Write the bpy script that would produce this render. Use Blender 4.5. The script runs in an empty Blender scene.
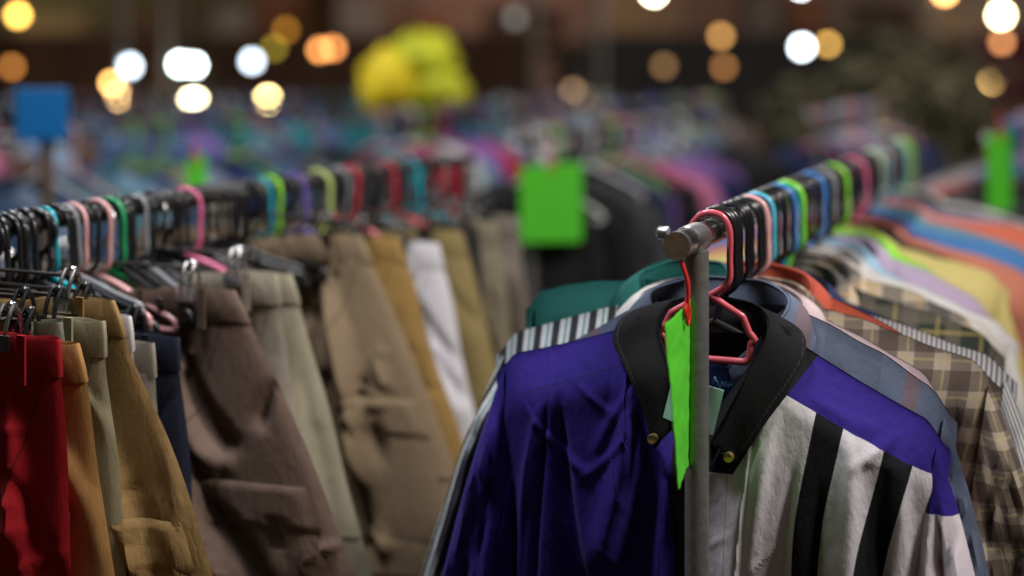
import bpy, bmesh, math, random
from mathutils import Vector, noise, Matrix
random.seed(7)
R = math.radians
scene = bpy.context.scene
COL = scene.collection
EYE = 1.70; FPX = 1422.0
ANG = math.atan(588 / FPX)
DV = (math.sin(ANG), math.cos(ANG)); PV = (math.cos(ANG), -math.sin(ANG))

# ---------------------------------------------------------------- node helpers
def mat_new(name):
    m = bpy.data.materials.new(name); m.use_nodes = True
    nt = m.node_tree
    return m, nt, nt.nodes['Principled BSDF']

def math_n(nt, op, a, b=None, c=None):
    n = nt.nodes.new('ShaderNodeMath'); n.operation = op
    for i, v in enumerate((a, b, c)):
        if v is None: continue
        if isinstance(v, (int, float)): n.inputs[i].default_value = v
        else: nt.links.new(v, n.inputs[i])
    return n.outputs[0]

def mix_n(nt, fac, a, b):
    n = nt.nodes.new('ShaderNodeMix'); n.data_type = 'RGBA'
    if isinstance(fac, (int, float)): n.inputs[0].default_value = fac
    else: nt.links.new(fac, n.inputs[0])
    for s, v in ((n.inputs[6], a), (n.inputs[7], b)):
        if isinstance(v, tuple): s.default_value = (v[0], v[1], v[2], 1)
        else: nt.links.new(v, s)
    return n.outputs[2]

def noise_n(nt, vec, scale, detail=3, rough=.55, dist=0):
    n = nt.nodes.new('ShaderNodeTexNoise'); n.inputs['Scale'].default_value = scale
    n.inputs['Detail'].default_value = detail; n.inputs['Roughness'].default_value = rough
    n.inputs['Distortion'].default_value = dist
    if vec is not None: nt.links.new(vec, n.inputs['Vector'])
    return n.outputs[0]

def band(nt, s, lo, hi):
    return math_n(nt, 'MULTIPLY', math_n(nt, 'GREATER_THAN', s, lo), math_n(nt, 'LESS_THAN', s, hi))

def fabric(name, col, kind='solid', c2=None, c3=None, rough=.86, wrinkle=.3, freq=40, duty=.5, sheen=.03, weave=.25, fn=None, fine=75):
    m, nt, b = mat_new(name)
    tc = nt.nodes.new('ShaderNodeTexCoord'); uv = tc.outputs['UV']; ob = tc.outputs['Object']
    sp = nt.nodes.new('ShaderNodeSeparateXYZ'); nt.links.new(uv, sp.inputs[0])
    U, V = sp.outputs[0], sp.outputs[1]
    def stripes(s, f, d, ph=0.0):
        return math_n(nt, 'LESS_THAN', math_n(nt, 'FRACT', math_n(nt, 'ADD', math_n(nt, 'MULTIPLY', s, f), 50 + ph)), d)
    out = None
    if kind == 'solid': out = mix_n(nt, 0.0, col, col)
    elif kind == 'stripe': out = mix_n(nt, stripes(U, freq, duty), col, c2)
    elif kind == 'stripe2':
        out = mix_n(nt, stripes(U, freq, duty), col, c2)
        out = mix_n(nt, stripes(U, freq, .12, .3), out, c3)
    elif kind == 'plaid':
        a = mix_n(nt, math_n(nt, 'MULTIPLY', stripes(U, freq, duty), .6), col, c2)
        out = mix_n(nt, math_n(nt, 'MULTIPLY', stripes(V, freq, duty), .6), a, c2)
        ln = math_n(nt, 'MAXIMUM', stripes(U, freq, .07, .22), stripes(V, freq, .07, .22))
        out = mix_n(nt, math_n(nt, 'MULTIPLY', ln, .45), out, c3)
    elif kind == 'fn': out = fn(nt, U, V)
    # cloth is never one even tone: slow dye variation + fading
    n1 = noise_n(nt, ob, 9, 4, .6)
    n2 = noise_n(nt, ob, 120, 2, .6)
    f = math_n(nt, 'ADD', math_n(nt, 'MULTIPLY', n1, .16), math_n(nt, 'MULTIPLY', n2, .16))
    hsv = nt.nodes.new('ShaderNodeHueSaturation'); nt.links.new(out, hsv.inputs['Color'])
    nt.links.new(math_n(nt, 'ADD', f, .84), hsv.inputs['Value'])
    nt.links.new(hsv.outputs[0], b.inputs['Base Color'])
    b.inputs['Roughness'].default_value = rough
    b.inputs['Sheen Weight'].default_value = sheen; b.inputs['Sheen Roughness'].default_value = .5
    b.inputs['Specular IOR Level'].default_value = .3
    # wrinkles + weave
    mp = nt.nodes.new('ShaderNodeMapping'); mp.inputs['Scale'].default_value = (1, 1, .45)
    mp.inputs['Rotation'].default_value = (0, R(25), 0)
    nt.links.new(ob, mp.inputs[0])
    w1 = noise_n(nt, mp.outputs[0], 22, 3, .6, .2)
    w2 = noise_n(nt, mp.outputs[0], fine, 3, .65, .1)
    wr = math_n(nt, 'ADD', math_n(nt, 'ABSOLUTE', math_n(nt, 'SUBTRACT', w1, .5)), math_n(nt, 'MULTIPLY', w2, .3))
    bp = nt.nodes.new('ShaderNodeBump'); bp.inputs['Strength'].default_value = wrinkle; bp.inputs['Distance'].default_value = .007
    nt.links.new(wr, bp.inputs['Height'])
    wv = noise_n(nt, uv, 900, 2, .7)
    b2 = nt.nodes.new('ShaderNodeBump'); b2.inputs['Strength'].default_value = weave; b2.inputs['Distance'].default_value = .0006
    nt.links.new(wv, b2.inputs['Height']); nt.links.new(bp.outputs[0], b2.inputs['Normal'])
    nt.links.new(b2.outputs[0], b.inputs['Normal'])
    return m

def plain(name, col, rough=.5, metal=0.0, var=.12, scale=12, bump=0.0, coat=0.0, alpha=None, trans=0.0):
    m, nt, b = mat_new(name)
    tc = nt.nodes.new('ShaderNodeTexCoord')
    n1 = noise_n(nt, tc.outputs['Object'], scale, 5, .6)
    hsv = nt.nodes.new('ShaderNodeHueSaturation'); hsv.inputs['Color'].default_value = (*col, 1)
    nt.links.new(math_n(nt, 'ADD', math_n(nt, 'MULTIPLY', n1, var * 2), 1 - var), hsv.inputs['Value'])
    nt.links.new(hsv.outputs[0], b.inputs['Base Color'])
    b.inputs['Metallic'].default_value = metal
    nt.links.new(math_n(nt, 'ADD', math_n(nt, 'MULTIPLY', n1, .25), max(0.02, rough - .12)), b.inputs['Roughness'])
    b.inputs['Coat Weight'].default_value = coat
    if trans: b.inputs['Transmission Weight'].default_value = trans
    if bump:
        bp = nt.nodes.new('ShaderNodeBump'); bp.inputs['Strength'].default_value = bump; bp.inputs['Distance'].default_value = .01
        nt.links.new(n1, bp.inputs['Height']); nt.links.new(bp.outputs[0], b.inputs['Normal'])
    return m

def emis(name, col, st, sampled=False):
    m, nt, b = mat_new(name)
    b.inputs['Base Color'].default_value = (*col, 1)
    b.inputs['Emission Color'].default_value = (*col, 1); b.inputs['Emission Strength'].default_value = st
    m.cycles.emission_sampling = 'FRONT' if sampled else 'NONE'
    return m

# ---------------------------------------------------------------- mesh helpers
def sm(x): x = max(0., min(1., x)); return x * x * (3 - 2 * x)
def lerp(a, b, t): return a + (b - a) * t
def cat(pts, n):
    P = [Vector(p) for p in pts]; P = [2 * P[0] - P[1]] + P + [2 * P[-1] - P[-2]]; out = []
    for i in range(1, len(P) - 2):
        for k in range(n):
            t = k / n
            out.append(.5 * ((2 * P[i]) + (P[i + 1] - P[i - 1]) * t + (2 * P[i - 1] - 5 * P[i] + 4 * P[i + 1] - P[i + 2]) * t * t
                             + (3 * P[i] - P[i - 1] - 3 * P[i + 1] + P[i + 2]) * t ** 3))
    out.append(P[-2]); return out

class MB:
    def __init__(s): s.v = []; s.f = []; s.uv = []
    def box(s, c, h, rz=0, bev=0):
        b = len(s.v); cr, sr = math.cos(rz), math.sin(rz)
        for z in (-1, 1):
            for x, y in ((-1, -1), (1, -1), (1, 1), (-1, 1)):
                X, Y = x * h[0], y * h[1]
                s.v.append((c[0] + X * cr - Y * sr, c[1] + X * sr + Y * cr, c[2] + z * h[2]))
        for f in ((3, 2, 1, 0), (4, 5, 6, 7), (0, 1, 5, 4), (1, 2, 6, 5), (2, 3, 7, 6), (3, 0, 4, 7)): s.f.append([b + i for i in f])
        return s
    def tube(s, pts, r, n=10, flat=1.0, taper=None):
        P = [Vector(p) for p in pts]; b = len(s.v); up = Vector((0, 1, 0)); m = len(P)
        for i, p in enumerate(P):
            t = (P[min(i + 1, m - 1)] - P[max(i - 1, 0)]).normalized()
            a = up.cross(t)
            if a.length < .1: a = Vector((1, 0, 0)).cross(t)
            a.normalize(); c = t.cross(a)
            rr = r if taper is None else r * taper[i]
            for k in range(n):
                q = 2 * math.pi * k / n
                v = p + a * (math.cos(q) * rr) + c * (math.sin(q) * rr * flat); s.v.append(v[:])
        for i in range(m - 1):
            for k in range(n):
                k2 = (k + 1) % n
                s.f.append([b + i * n + k, b + i * n + k2, b + (i + 1) * n + k2, b + (i + 1) * n + k])
        s.f.append([b + k for k in range(n)][::-1]); s.f.append([b + (m - 1) * n + k for k in range(n)])
        return s
    def ball(s, c, r, n=12, sq=(1, 1, 1)):
        b = len(s.v); m = n // 2
        for i in range(m + 1):
            th = math.pi * i / m
            for k in range(n):
                ph = 2 * math.pi * k / n
                s.v.append((c[0] + r * sq[0] * math.sin(th) * math.cos(ph), c[1] + r * sq[1] * math.sin(th) * math.sin(ph), c[2] + r * sq[2] * math.cos(th)))
        for i in range(m):
            for k in range(n):
                k2 = (k + 1) % n
                s.f.append([b + i * n + k, b + (i + 1) * n + k, b + (i + 1) * n + k2, b + i * n + k2])
        return s
    def mesh(s, name, smooth=True):
        me = bpy.data.meshes.new(name); me.from_pydata([tuple(v) for v in s.v], [], s.f)
        if s.uv:
            l = me.uv_layers.new(name='UVMap')
            for lp in me.loops: l.data[lp.index].uv = s.uv[lp.vertex_index]
        bm = bmesh.new(); bm.from_mesh(me)
        bmesh.ops.remove_doubles(bm, verts=bm.verts, dist=1e-5)
        bmesh.ops.recalc_face_normals(bm, faces=bm.faces)
        for e_ in bm.edges:
            if len(e_.link_faces) == 2 and e_.calc_face_angle(0) > 1.05: e_.smooth = False
        bm.to_mesh(me); bm.free()
        me.polygons.foreach_set('use_smooth', [smooth] * len(me.polygons)); me.update()
        return me

def link(name, me, mat=None, parent=None, loc=None, rz=None):
    o = bpy.data.objects.new(name, me); COL.objects.link(o)
    if mat is not None:
        if len(me.materials) == 0: me.materials.append(None)
        o.material_slots[0].link = 'OBJECT'; o.material_slots[0].material = mat
    if parent: o.parent = parent
    if loc: o.location = loc
    if rz is not None: o.rotation_euler = (0, 0, rz)
    return o
def bevel(o, w=.003, seg=2):
    md = o.modifiers.new('b', 'BEVEL'); md.width = w; md.segments = seg; md.limit_method = 'ANGLE'
    for p in o.data.polygons: p.use_smooth = True
    wn = o.modifiers.new('n', 'WEIGHTED_NORMAL'); return o
def tag(o, label, cat, group=None, kind=None):
    if kind: o['kind'] = kind
    if label: o['label'] = label
    if cat: o['category'] = cat
    if group: o['group'] = group
    return o
def empty(name, loc=(0, 0, 0), rz=0):
    o = bpy.data.objects.new(name, None); o.empty_display_size = .1; COL.objects.link(o)
    o.location = loc; o.rotation_euler = (0, 0, rz); return o
def structure(o): o['kind'] = 'structure'; return o

# ---------------------------------------------------------------- racks (positions)
class Rack:
    def __init__(s, x, y, z=1.543): s.x, s.y, s.z = x, y, z
    def at(s, u, v=0, z=0): return (s.x + DV[0] * u + PV[0] * v, s.y + DV[1] * u + PV[1] * v, s.z + z)
A = Rack(.173, 1.38)
B = Rack(-.842, .90, 1.528)

# ---------------------------------------------------------------- cloth shapes
def nz(x, y, z=0): return noise.noise(Vector((x, y, z)))
def ridge(x, y, z): return max(0., 1 - 3.2 * abs(nz(x, y, z)))

def fold_sum(x, z, folds):
    """creases laid one by one: (x0, z0, x1, z1, width, height, bend)"""
    t_ = 0.
    for (x0, z0, dx, dz, L2, wd, am, bend) in folds:
        px, pz = x - x0, z - z0
        t = (px * dx + pz * dz) / L2
        if t < -.12 or t > 1.12: continue
        L = L2 ** .5
        dd = (px * dz - pz * dx) / L - bend * math.sin(3.1416 * max(0, min(1, t)))
        w2 = wd * (.55 + .75 * t)
        q = dd / w2
        if q > 3 or q < -3: continue
        if q < 0: q *= 1.9          # steep on one side
        e = sm((t + .12) / .35) * sm((1.12 - t) / .3)
        t_ += am * e * math.exp(-q * q)
    return t_
def mkfold(x0, z0, x1, z1, wd, am, bend=0.):
    dx, dz = x1 - x0, z1 - z0
    return (x0, z0, dx, dz, dx * dx + dz * dz, wd, am, bend)
FC = {}
def shirt_fold_list(seed, side, w, amp):
    k = (seed, side)
    if k in FC: return FC[k]
    r = random.Random(seed * 7 + side); L = []
    for i in range(9):      # drape folds falling from the shoulder
        x = r.uniform(-.95, .95) * w; z0 = -.14 - r.uniform(0, .14)
        L.append(mkfold(x, z0, x * 1.02 + r.uniform(-.04, .04), z0 - r.uniform(.25, .6), r.uniform(.008, .024), amp * r.uniform(.3, .8) * r.choice((1, 1, -1)), r.uniform(-.02, .02)))
    for i in range(6):      # pulls across the chest and shoulder
        sx = r.choice((-1, 1)); x = sx * w * r.uniform(.5, .95); z0 = -.17 - r.uniform(0, .12)
        L.append(mkfold(x, z0, x - sx * r.uniform(.05, .13), z0 - r.uniform(.02, .16), r.uniform(.004, .010), amp * r.uniform(.12, .28) * r.choice((1, -1)), r.uniform(-.01, .01)))
    for i in range(14):
        x = r.uniform(-1, 1) * w; z0 = r.uniform(-.6, -.14); a = r.uniform(0, 3.14)
        L.append(mkfold(x, z0, x + math.cos(a) * .05, z0 + math.sin(a) * .05, r.uniform(.005, .009), amp * r.uniform(.04, .10) * r.choice((1, -1)), r.uniform(-.006, .006)))
    FC[k] = L; return L
HF = [mkfold(-.150, -.20, -.118, -.42, .017, -.017, .004), mkfold(-.070, -.17, -.098, -.36, .018, .017, -.006), mkfold(-.055, -.27, -.072, -.45, .026, -.016, .006),
      mkfold(-.036, -.25, -.040, -.50, .010, .012), mkfold(-.176, -.21, -.205, -.42, .009, .012, .004), mkfold(-.165, -.20, -.180, -.40, .006, -.012), mkfold(-.19, -.20, -.12, -.26, .006, .005, .004),
      mkfold(-.055, -.15, -.110, -.24, .006, .004, .003), mkfold(-.06, -.20, -.125, -.27, .005, .0035, -.004), mkfold(-.135, -.17, -.09, -.20, .005, .003), mkfold(-.09, -.235, -.07, -.30, .004, .003, .003),
      mkfold(.075, -.19, .042, -.45, .020, .010, .004), mkfold(.052, -.22, .030, -.46, .006, .008), mkfold(.095, -.24, .072, -.48, .012, -.012, .004), mkfold(.150, -.20, .140, -.46, .020, .013, -.004),
      mkfold(.120, -.26, .112, -.48, .012, -.010), mkfold(.195, -.22, .205, -.46, .016, .013, .004), mkfold(.175, -.26, .182, -.46, .008, -.008), mkfold(.20, -.19, .15, -.23, .006, .004),
      mkfold(.11, -.165, .17, -.19, .007, .004, .002), mkfold(.085, -.30, .055, -.335, .003, .003), mkfold(.06, -.34, .09, -.37, .003, .002), mkfold(-.10, -.33, -.075, -.36, .003, .003), mkfold(-.145, -.31, -.125, -.37, .003, .003)]
rq = random.Random(5)
for i in range(26):
    x_, z_, a_ = rq.uniform(-.2, .2), rq.uniform(-.42, -.15), rq.uniform(0, 3.14)
    HF.append(mkfold(x_, z_, x_ + math.cos(a_) * .04, z_ + math.sin(a_) * .05, rq.uniform(.0032, .006), rq.uniform(.0006, .0016) * rq.choice((1, -1)), rq.uniform(-.006, .006)))
def shirt_folds(x, z, d, seed, amp, w=.25):
    g = sm(d / .05)
    if seed == 3 - 40: return -g * fold_sum(x, z, HF) + g * .004 * nz(x * 6, z * 3, 2)
    side = -1 if seed < 35 and False else (1 if seed % 2 else -1)
    return g * fold_sum(x, z, shirt_fold_list(seed, side, w, amp)) + g * amp * .25 * nz(x * 7, z * 2, seed)

def shirt_meshes(key, w=.25, zn=-.095, zt=-.17, nw=.066, vd=.06, L=.72, T=.03, sl=.30, sout=.06, swid=.17, amp=.022, seed=1, nx=48, nt=44, short=False, vx=0., lift=(0, 0), sout_l=None, puff=.004, rnd=1.0):
    """returns dict part -> mesh. lift: extra height of left / right tip"""
    def ztop(x, front):
        ax = abs(x); tipz = zt + (lift[0] if x < 0 else lift[1])
        if ax > nw:
            t = (ax - nw) / (w - nw)
            return lerp(zn, tipz, t) + puff * math.sin(math.pi * t) - .018 * (1 if x < 0 else rnd) * sm((t - (.84 if x < 0 or rnd == 1 else .70)) / (.16 if x < 0 or rnd == 1 else .30)) + (.007 * nz(x * 11, seed * 3.3) + .003 * nz(x * 30, seed * 1.3)) * (0 if seed == 3 else 1) * math.sin(math.pi * min(1, t))
        if front:
            q = abs(x - vx) / nw
            return zn - vd * max(0, 1 - q)
        return zn - .006 * (1 - ax / nw)
    def hw(d): return w * (1 - .13 * sm(d / .18)) + .05 * sm((d - .2) / .5)
    m = MB()
    for side in (-1, 1):
        base = len(m.v)
        for j in range(nt + 1):
            t = (j / nt) ** 1.15
            for i in range(nx + 1):
                s = -1 + 2 * i / nx
                x0 = s * w; zt_ = ztop(x0, side < 0); d = t * L
                x = s * hw(d); z = zt_ - d
                edge = max(0., 1 - abs(s) ** 5) ** .5
                y = side * (T * edge * (sm(d / .06) ** .7) + .002 * (1 if edge > 0 else 0)) + (shirt_folds(x, z, d, seed + side * 40, amp, w) * edge if d > 0 else 0)
                if side < 0: y = min(y, -.0015 * edge)
                else: y = max(y, .0015 * edge)
                y += .03 * nz(s * 1.2, d * 3, seed + 77) * sm(d / .2)
                if abs(x0) < nw and d < .12:
                    y += side * .012 * (1 - (x0 / nw) ** 2) * (1 - sm(d / .12))
                m.v.append((x, y, z)); m.uv.append((x0, z))
        for j in range(nt):
            for i in range(nx):
                a = base + j * (nx + 1) + i
                m.f.append([a, a + 1, a + nx + 2, a + nx + 1])
    out = {'body': m.mesh(key + '_body')}
    for sx in (-1, 1):
        q = MB(); na, nl = 14, max(10, nt // 2)
        lf = lift[0] if sx < 0 else lift[1]
        so = sout_l if (sx < 0 and sout_l is not None) else sout
        T0 = Vector((w - .012, zt + lf - .012)); A0 = Vector((w * .86, zt - swid - .02))
        O1 = Vector((w + so, zt - sl)); I1 = Vector((w + so - swid * .78, zt - sl - .03))
        Oc = Vector((w + .018, zt + lf - .03 - .04))
        for side in (-1, 1):
            base = len(q.v)
            for j in range(nl + 1):
                l = j / nl
                O = (1 - l) ** 2 * T0 + 2 * l * (1 - l) * (Oc * .5 + (T0 + O1) * .25 + Vector((.012, 0))) + l * l * O1
                I = A0.lerp(I1, l)
                for i in range(na + 1):
                    a = i / na
                    p = I.lerp(O, a)
                    e = math.sqrt(max(0, 1 - (2 * a - 1) ** 4))
                    x, z = p.x, p.y
                    th = .021 * (.25 + .75 * sm(l / .35)) + .004
                    y = side * th * e + amp * .8 * e * sm(l / .2 + .2) * (nz(a * 4.0 + sx * 9, l * 2.2 - a, seed + side * 3) + .4 * (ridge(a * 4 + l * 2, l * 4, seed + 3) - .3))
                    y -= .006 + .012 * l
                    q.v.append((sx * x, y, z)); q.uv.append((sx * (.3 + a * .15), z))
            for j in range(nl):
                for i in range(na):
                    a = base + j * (na + 1) + i
                    q.f.append([a, a + 1, a + na + 2, a + na + 1])
        out['sleeve' + ('L' if sx < 0 else 'R')] = q.mesh(key + '_sleeve')
    # folded collar
    c = MB(); b0 = nw
    rid = [(-.25 * b0 + vx, -.040, zn - vd - .0), (-.75 * b0, -.034, zn - vd * .45), (-b0 - .004, -.008, zn + .004), (-.7 * b0, .026, zn + .018), (0, .036, zn + .022),
           (.7 * b0, .026, zn + .018), (b0 + .004, -.008, zn + .004), (.75 * b0, -.034, zn - vd * .45), (.25 * b0 + vx, -.040, zn - vd)]
    out_ = [(-.55 * b0 + vx, -.047, zn - vd - .045), (-1.1 * b0, -.044, zn - vd * .6 - .035), (-b0 - .030, -.012, zn - .030), (-.9 * b0, .044, zn - .018), (0, .054, zn - .018),
            (.9 * b0, .044, zn - .018), (b0 + .030, -.012, zn - .030), (1.1 * b0, -.044, zn - vd * .6 - .035), (.55 * b0 + vx, -.047, zn - vd - .045)]
    out['collar'] = collar_mesh(key, rid, out_, seed)
    return out

def collar_mesh(key, rid, outer, seed, nsub=6, rows=8, stand=.03, bul=.007, thk=.0035, uvt=False):
    c = MB(); r1, r2 = cat(rid, nsub), cat(outer, nsub); n = len(r1)
    for side in (0, 1):
        base = len(c.v)
        for j in range(rows + 1):
            t = j / rows
            for i in range(n):
                p = r1[i].lerp(r2[i], t)
                k = i / (n - 1)
                out = Vector((p.x, p.y * 1.0, 0)); out = out.normalized() if out.length > .001 else Vector((0, 1, 0))
                p = p + out * (bul * math.sin(math.pi * min(1, t * 1.1)) + .003 * nz(k * 9, t * 2, seed + 3)) + Vector((0, 0, .004 * nz(k * 7, 3, seed)))
                if side: p = p - out * thk - Vector((0, 0, .001))
                c.v.append(p[:]); c.uv.append((p.x, t * .06) if uvt else (p.x * .9 + .003, p.z))
        for j in range(rows):
            for i in range(n - 1):
                a = base + j * n + i
                c.f.append([a, a + 1, a + n + 1, a + n])
    N = (rows + 1) * n
    for i in range(n - 1):
        c.f.append([i, i + 1, N + i + 1, N + i]); a = rows * n + i; c.f.append([a, a + 1, N + a + 1, N + a])
    for j in range(rows):
        for i in (0, n - 1):
            a = j * n + i; c.f.append([a, a + n, N + a + n, N + a])
    # stand: inner band going down inside the neck
    base = len(c.v)
    for j in range(3):
        for i in range(n):
            p = r1[i]; k = abs(2 * i / (n - 1) - 1)
            c.v.append((p.x * (1 - .04 * j), p.y * (1 - .08 * j) - .001, p.z - stand * j / 2 * (1 - .5 * k))); c.uv.append((p.x, p.z))
    for j in range(2):
        for i in range(n - 1):
            a = base + j * n + i; c.f.append([a, a + 1, a + n + 1, a + n])
    return c.mesh(key + '_collar')

def hanger_mesh(key, kind):
    m = MB()
    if kind == 'trap':      # small clothes hanger with a closed trapezoid body
        hook = [(-.024, 0, -.030), (-.025, 0, -.012), (-.012, 0, .003), (.002, 0, .006), (.015, 0, .002), (.0225, 0, -.012), (.0225, 0, -.040), (.0225, 0, -.058), (.016, 0, -.068), (.0, 0, -.077)]
        m.tube(cat(hook, 6), .0038, 12)
        body = [(0, 0, -.077), (.020, 0, -.088), (.038, 0, -.097), (.045, 0, -.112), (.052, 0, -.119), (.047, 0, -.123), (.045, 0, -.139), (.040, 0, -.142), (0, 0, -.142),
                (-.045, 0, -.142), (-.053, 0, -.140), (-.054, 0, -.124), (-.060, 0, -.119), (-.054, 0, -.110), (-.047, 0, -.098), (-.028, 0, -.088), (0, 0, -.077)]
        pts = []
        for i in range(len(body) - 1):
            for k in range(4): pts.append(Vector(body[i]).lerp(Vector(body[i + 1]), k / 4))
        pts.append(Vector(body[-1]))
        m.tube(pts, .0039, 10)
    elif kind == 'plastic':
        hook = [(-.026, 0, -.022), (-.024, 0, -.006), (-.010, 0, .006), (.004, 0, .007), (.018, 0, .000), (.0235, 0, -.015), (.0235, 0, -.040), (.0230, 0, -.064), (.008, 0, -.078), (0, 0, -.104 if key == 'plastic' else -.088)]
        m.tube(cat(hook, 6), .0030, 10, flat=1.15)
        w = .19 if key == 'plastic' else .125; e_ = 0 if key == 'plastic' else .038
        if key == 'plastic': half = [(0, -.102), (.05, -.122), (.11, -.148), (.165, -.176), (.172, -.186), (.160, -.192), (.09, -.192)]
        else: half = [(0, -.078), (.04, -.088), (.085, -.105), (.125, -.118), (.131, -.124), (.125, -.131), (.06, -.131)]
        pts = [(x, 0, z) for x, z in half] + [(-x, 0, z) for x, z in half[::-1]]
        m.tube(cat(pts, 4), .0042, 8)
    return m.mesh(key)

# ---------------------------------------------------------------- materials
MET = plain('chrome_steel', (.62, .62, .64), .22, 1.0, .25, 30)
PIPE = plain('worn_steel_pipe', (.25, .245, .24), .45, .6, .25, 90, .08)
CLM = plain('scuffed_steel', (.56, .58, .61), .34, .95, .08, 60, .05)
DRAIL = plain('dull_dark_rail', (.05, .045, .04), .5, .6, .3, 40, .05)
PLA = {}
def plastic(name, col): PLA[name] = plain('plastic_' + name.replace(' ', '_'), col, .28, 0, .06, 20, coat=.2)
for n_, c_ in (('black', (.012, .012, .014)), ('rose pink', (.66, .11, .15)), ('pale pink', (.80, .42, .42)), ('hot pink', (.75, .14, .30)), ('teal', (.01, .36, .46)), ('blue', (.05, .22, .62)),
               ('sky blue', (.12, .46, .75)), ('green', (.02, .32, .12)), ('lime green', (.28, .72, .04)), ('yellow green', (.50, .62, .18)), ('purple', (.16, .08, .42)), ('white', (.75, .75, .75)), ('red', (.6, .03, .05)),
               ('grey', (.25, .26, .28)), ('orange', (.8, .2, .04))): plastic(n_, c_)
LIME = plain('lime_card_paper', (.085, .58, .018), .8, 0, .10, 14, .35)
REDP = plain('red_cord', (.75, .03, .03), .4, 0, .05)

# ---------------------------------------------------------------- rack builder
def rack(r, length, label, side_end=True, start=-.045, railmat=None, rr=.0130):
    t = empty('clothes_rack', (r.x, r.y, 0), -ANG); zc = r.z - .013
    link('rail', MB().tube([(0, start + (length - start) * k / 8, zc + .013 - rr) for k in range(9)], rr, 20).mesh('rail'), railmat or MET, t)
    for y in (0, length - .03):
        link('post', MB().tube([(.006, y + .002, z) for z in (.08, .5, 1.0, zc - .010)], .0117, 18).mesh('post'), PIPE, t)
        link('foot', MB().tube([(-.24, y, .07), (0, y, .075), (.24, y, .07)], .0125, 12).mesh('foot'), PIPE, t)
        for x in (-.23, .23):
            link('wheel', MB().tube([(x - .012, y, .03), (x + .012, y, .03)], .03, 16).mesh('wheel'), PLA['black'], t)
    link('stretcher', MB().tube([(0, .01, .22), (0, length - .04, .22)], .010, 10).mesh('stretcher'), PIPE, t)
    # end joint: sleeve clamp and two bolts
    cl = link('clamp', MB().tube([(0, y + .008, zc) for y in (-.022, -.018, .018, .022)], .0150, 20, taper=[.93, 1, 1, .93]).mesh('clamp'), CLM, t)
    link('end_cap', MB().tube([(0, start - .004, zc), (0, start + .002, zc)], .0137, 18).mesh('end_cap'), CLM, t)
    for (bx, by, bz) in ((-.021, -.006, .006), (-.012, -.034, .010), (-.019, .010, -.006)):
        link('bolt', MB().tube([(bx, by, zc + bz), (bx - .009, by, zc + bz), (bx - .011, by, zc + bz)], .0062, 8, taper=[1, 1, .7]).mesh('bolt'), CLM, cl)
    return tag(t, label, 'clothes rack', 'pipe clothes racks')

# ---------------------------------------------------------------- hero shirt
PUR = (.021, .008, .185)
def hero_color(nt, U, V):
    white = (.64, .61, .66); black = (.004, .004, .007)
    col = mix_n(nt, math_n(nt, 'LESS_THAN', U, -.030), white, PUR)
    # slight lean of the stripes
    lean = math_n(nt, 'ADD', U, math_n(nt, 'MULTIPLY', math_n(nt, 'ADD', V, .19), -.06))
    lean = math_n(nt, 'SUBTRACT', lean, .010)
    k = math_n(nt, 'MAXIMUM', band(nt, lean, .106, .133), band(nt, lean, .172, .199))
    k = math_n(nt, 'MAXIMUM', k, band(nt, U, -.030, .006))
    col = mix_n(nt, k, col, black)
    yoke = math_n(nt, 'MULTIPLY', math_n(nt, 'GREATER_THAN', math_n(nt, 'ADD', V, math_n(nt, 'MULTIPLY', U, .50)), -.120), math_n(nt, 'GREATER_THAN', U, .02))
    col = mix_n(nt, yoke, col, PUR)
    seam = math_n(nt, 'SUBTRACT', V, math_n(nt, 'ADD', math_n(nt, 'MULTIPLY', U, .344), -.122))
    seam = math_n(nt, 'MAXIMUM', band(nt, seam, 0, .0014), math_n(nt, 'MULTIPLY', band(nt, seam, -.006, -.0052), .5))
    seam = math_n(nt, 'MULTIPLY', seam, math_n(nt, 'LESS_THAN', U, -.03))
    pl = math_n(nt, 'MAXIMUM', band(nt, U, .006, .0075), band(nt, U, .0300, .0308))
    col = mix_n(nt, math_n(nt, 'MULTIPLY', math_n(nt, 'MAXIMUM', seam, pl), .6), col, (.01, .006, .03))
    lap = math_n(nt, 'LESS_THAN', math_n(nt, 'SUBTRACT', U, math_n(nt, 'MULTIPLY', math_n(nt, 'ADD', V, .250), .63)), .034)
    lap = math_n(nt, 'MULTIPLY', lap, math_n(nt, 'MULTIPLY', math_n(nt, 'GREATER_THAN', U, -.03), math_n(nt, 'GREATER_THAN', V, -.245)))
    return mix_n(nt, lap, col, black)
def hero_sleeve(nt, U, V):
    k = math_n(nt, 'MULTIPLY', math_n(nt, 'LESS_THAN', V, -.268), math_n(nt, 'GREATER_THAN', U, 0))
    return mix_n(nt, k, PUR, (.62, .56, .62))
HM = fabric('hero_shirt_cloth', PUR, 'fn', fn=hero_color, rough=.86, wrinkle=.5, sheen=.02, fine=120)
HS = fabric('hero_sleeve_cloth', PUR, 'fn', fn=hero_sleeve, rough=.86, wrinkle=.5, sheen=.02, fine=120)
def stitch_fn(nt, U, V):
    dash = math_n(nt, 'GREATER_THAN', math_n(nt, 'SINE', math_n(nt, 'MULTIPLY', U, 2400)), -.3)
    return mix_n(nt, math_n(nt, 'MULTIPLY', band(nt, V, .0525, .0545), dash), (.0045, .0045, .006), (.035, .035, .045))
CBL = fabric('black_collar_topstitched', (0, 0, 0), 'fn', fn=stitch_fn, rough=.95, wrinkle=.35, sheen=0)
BLK = fabric('black_collar_cloth', (.0045, .0045, .006), rough=.95, wrinkle=.3, sheen=0)
hero = shirt_meshes('hero', w=.236, puff=-.003, zn=-.112, zt=-.158, nw=.078, vd=.11, L=.75, T=.034, sl=.42, sout=.065, swid=.15, amp=.030, seed=3, nx=170, nt=190, vx=-.012, lift=(0, -.036), sout_l=.098)
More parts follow.
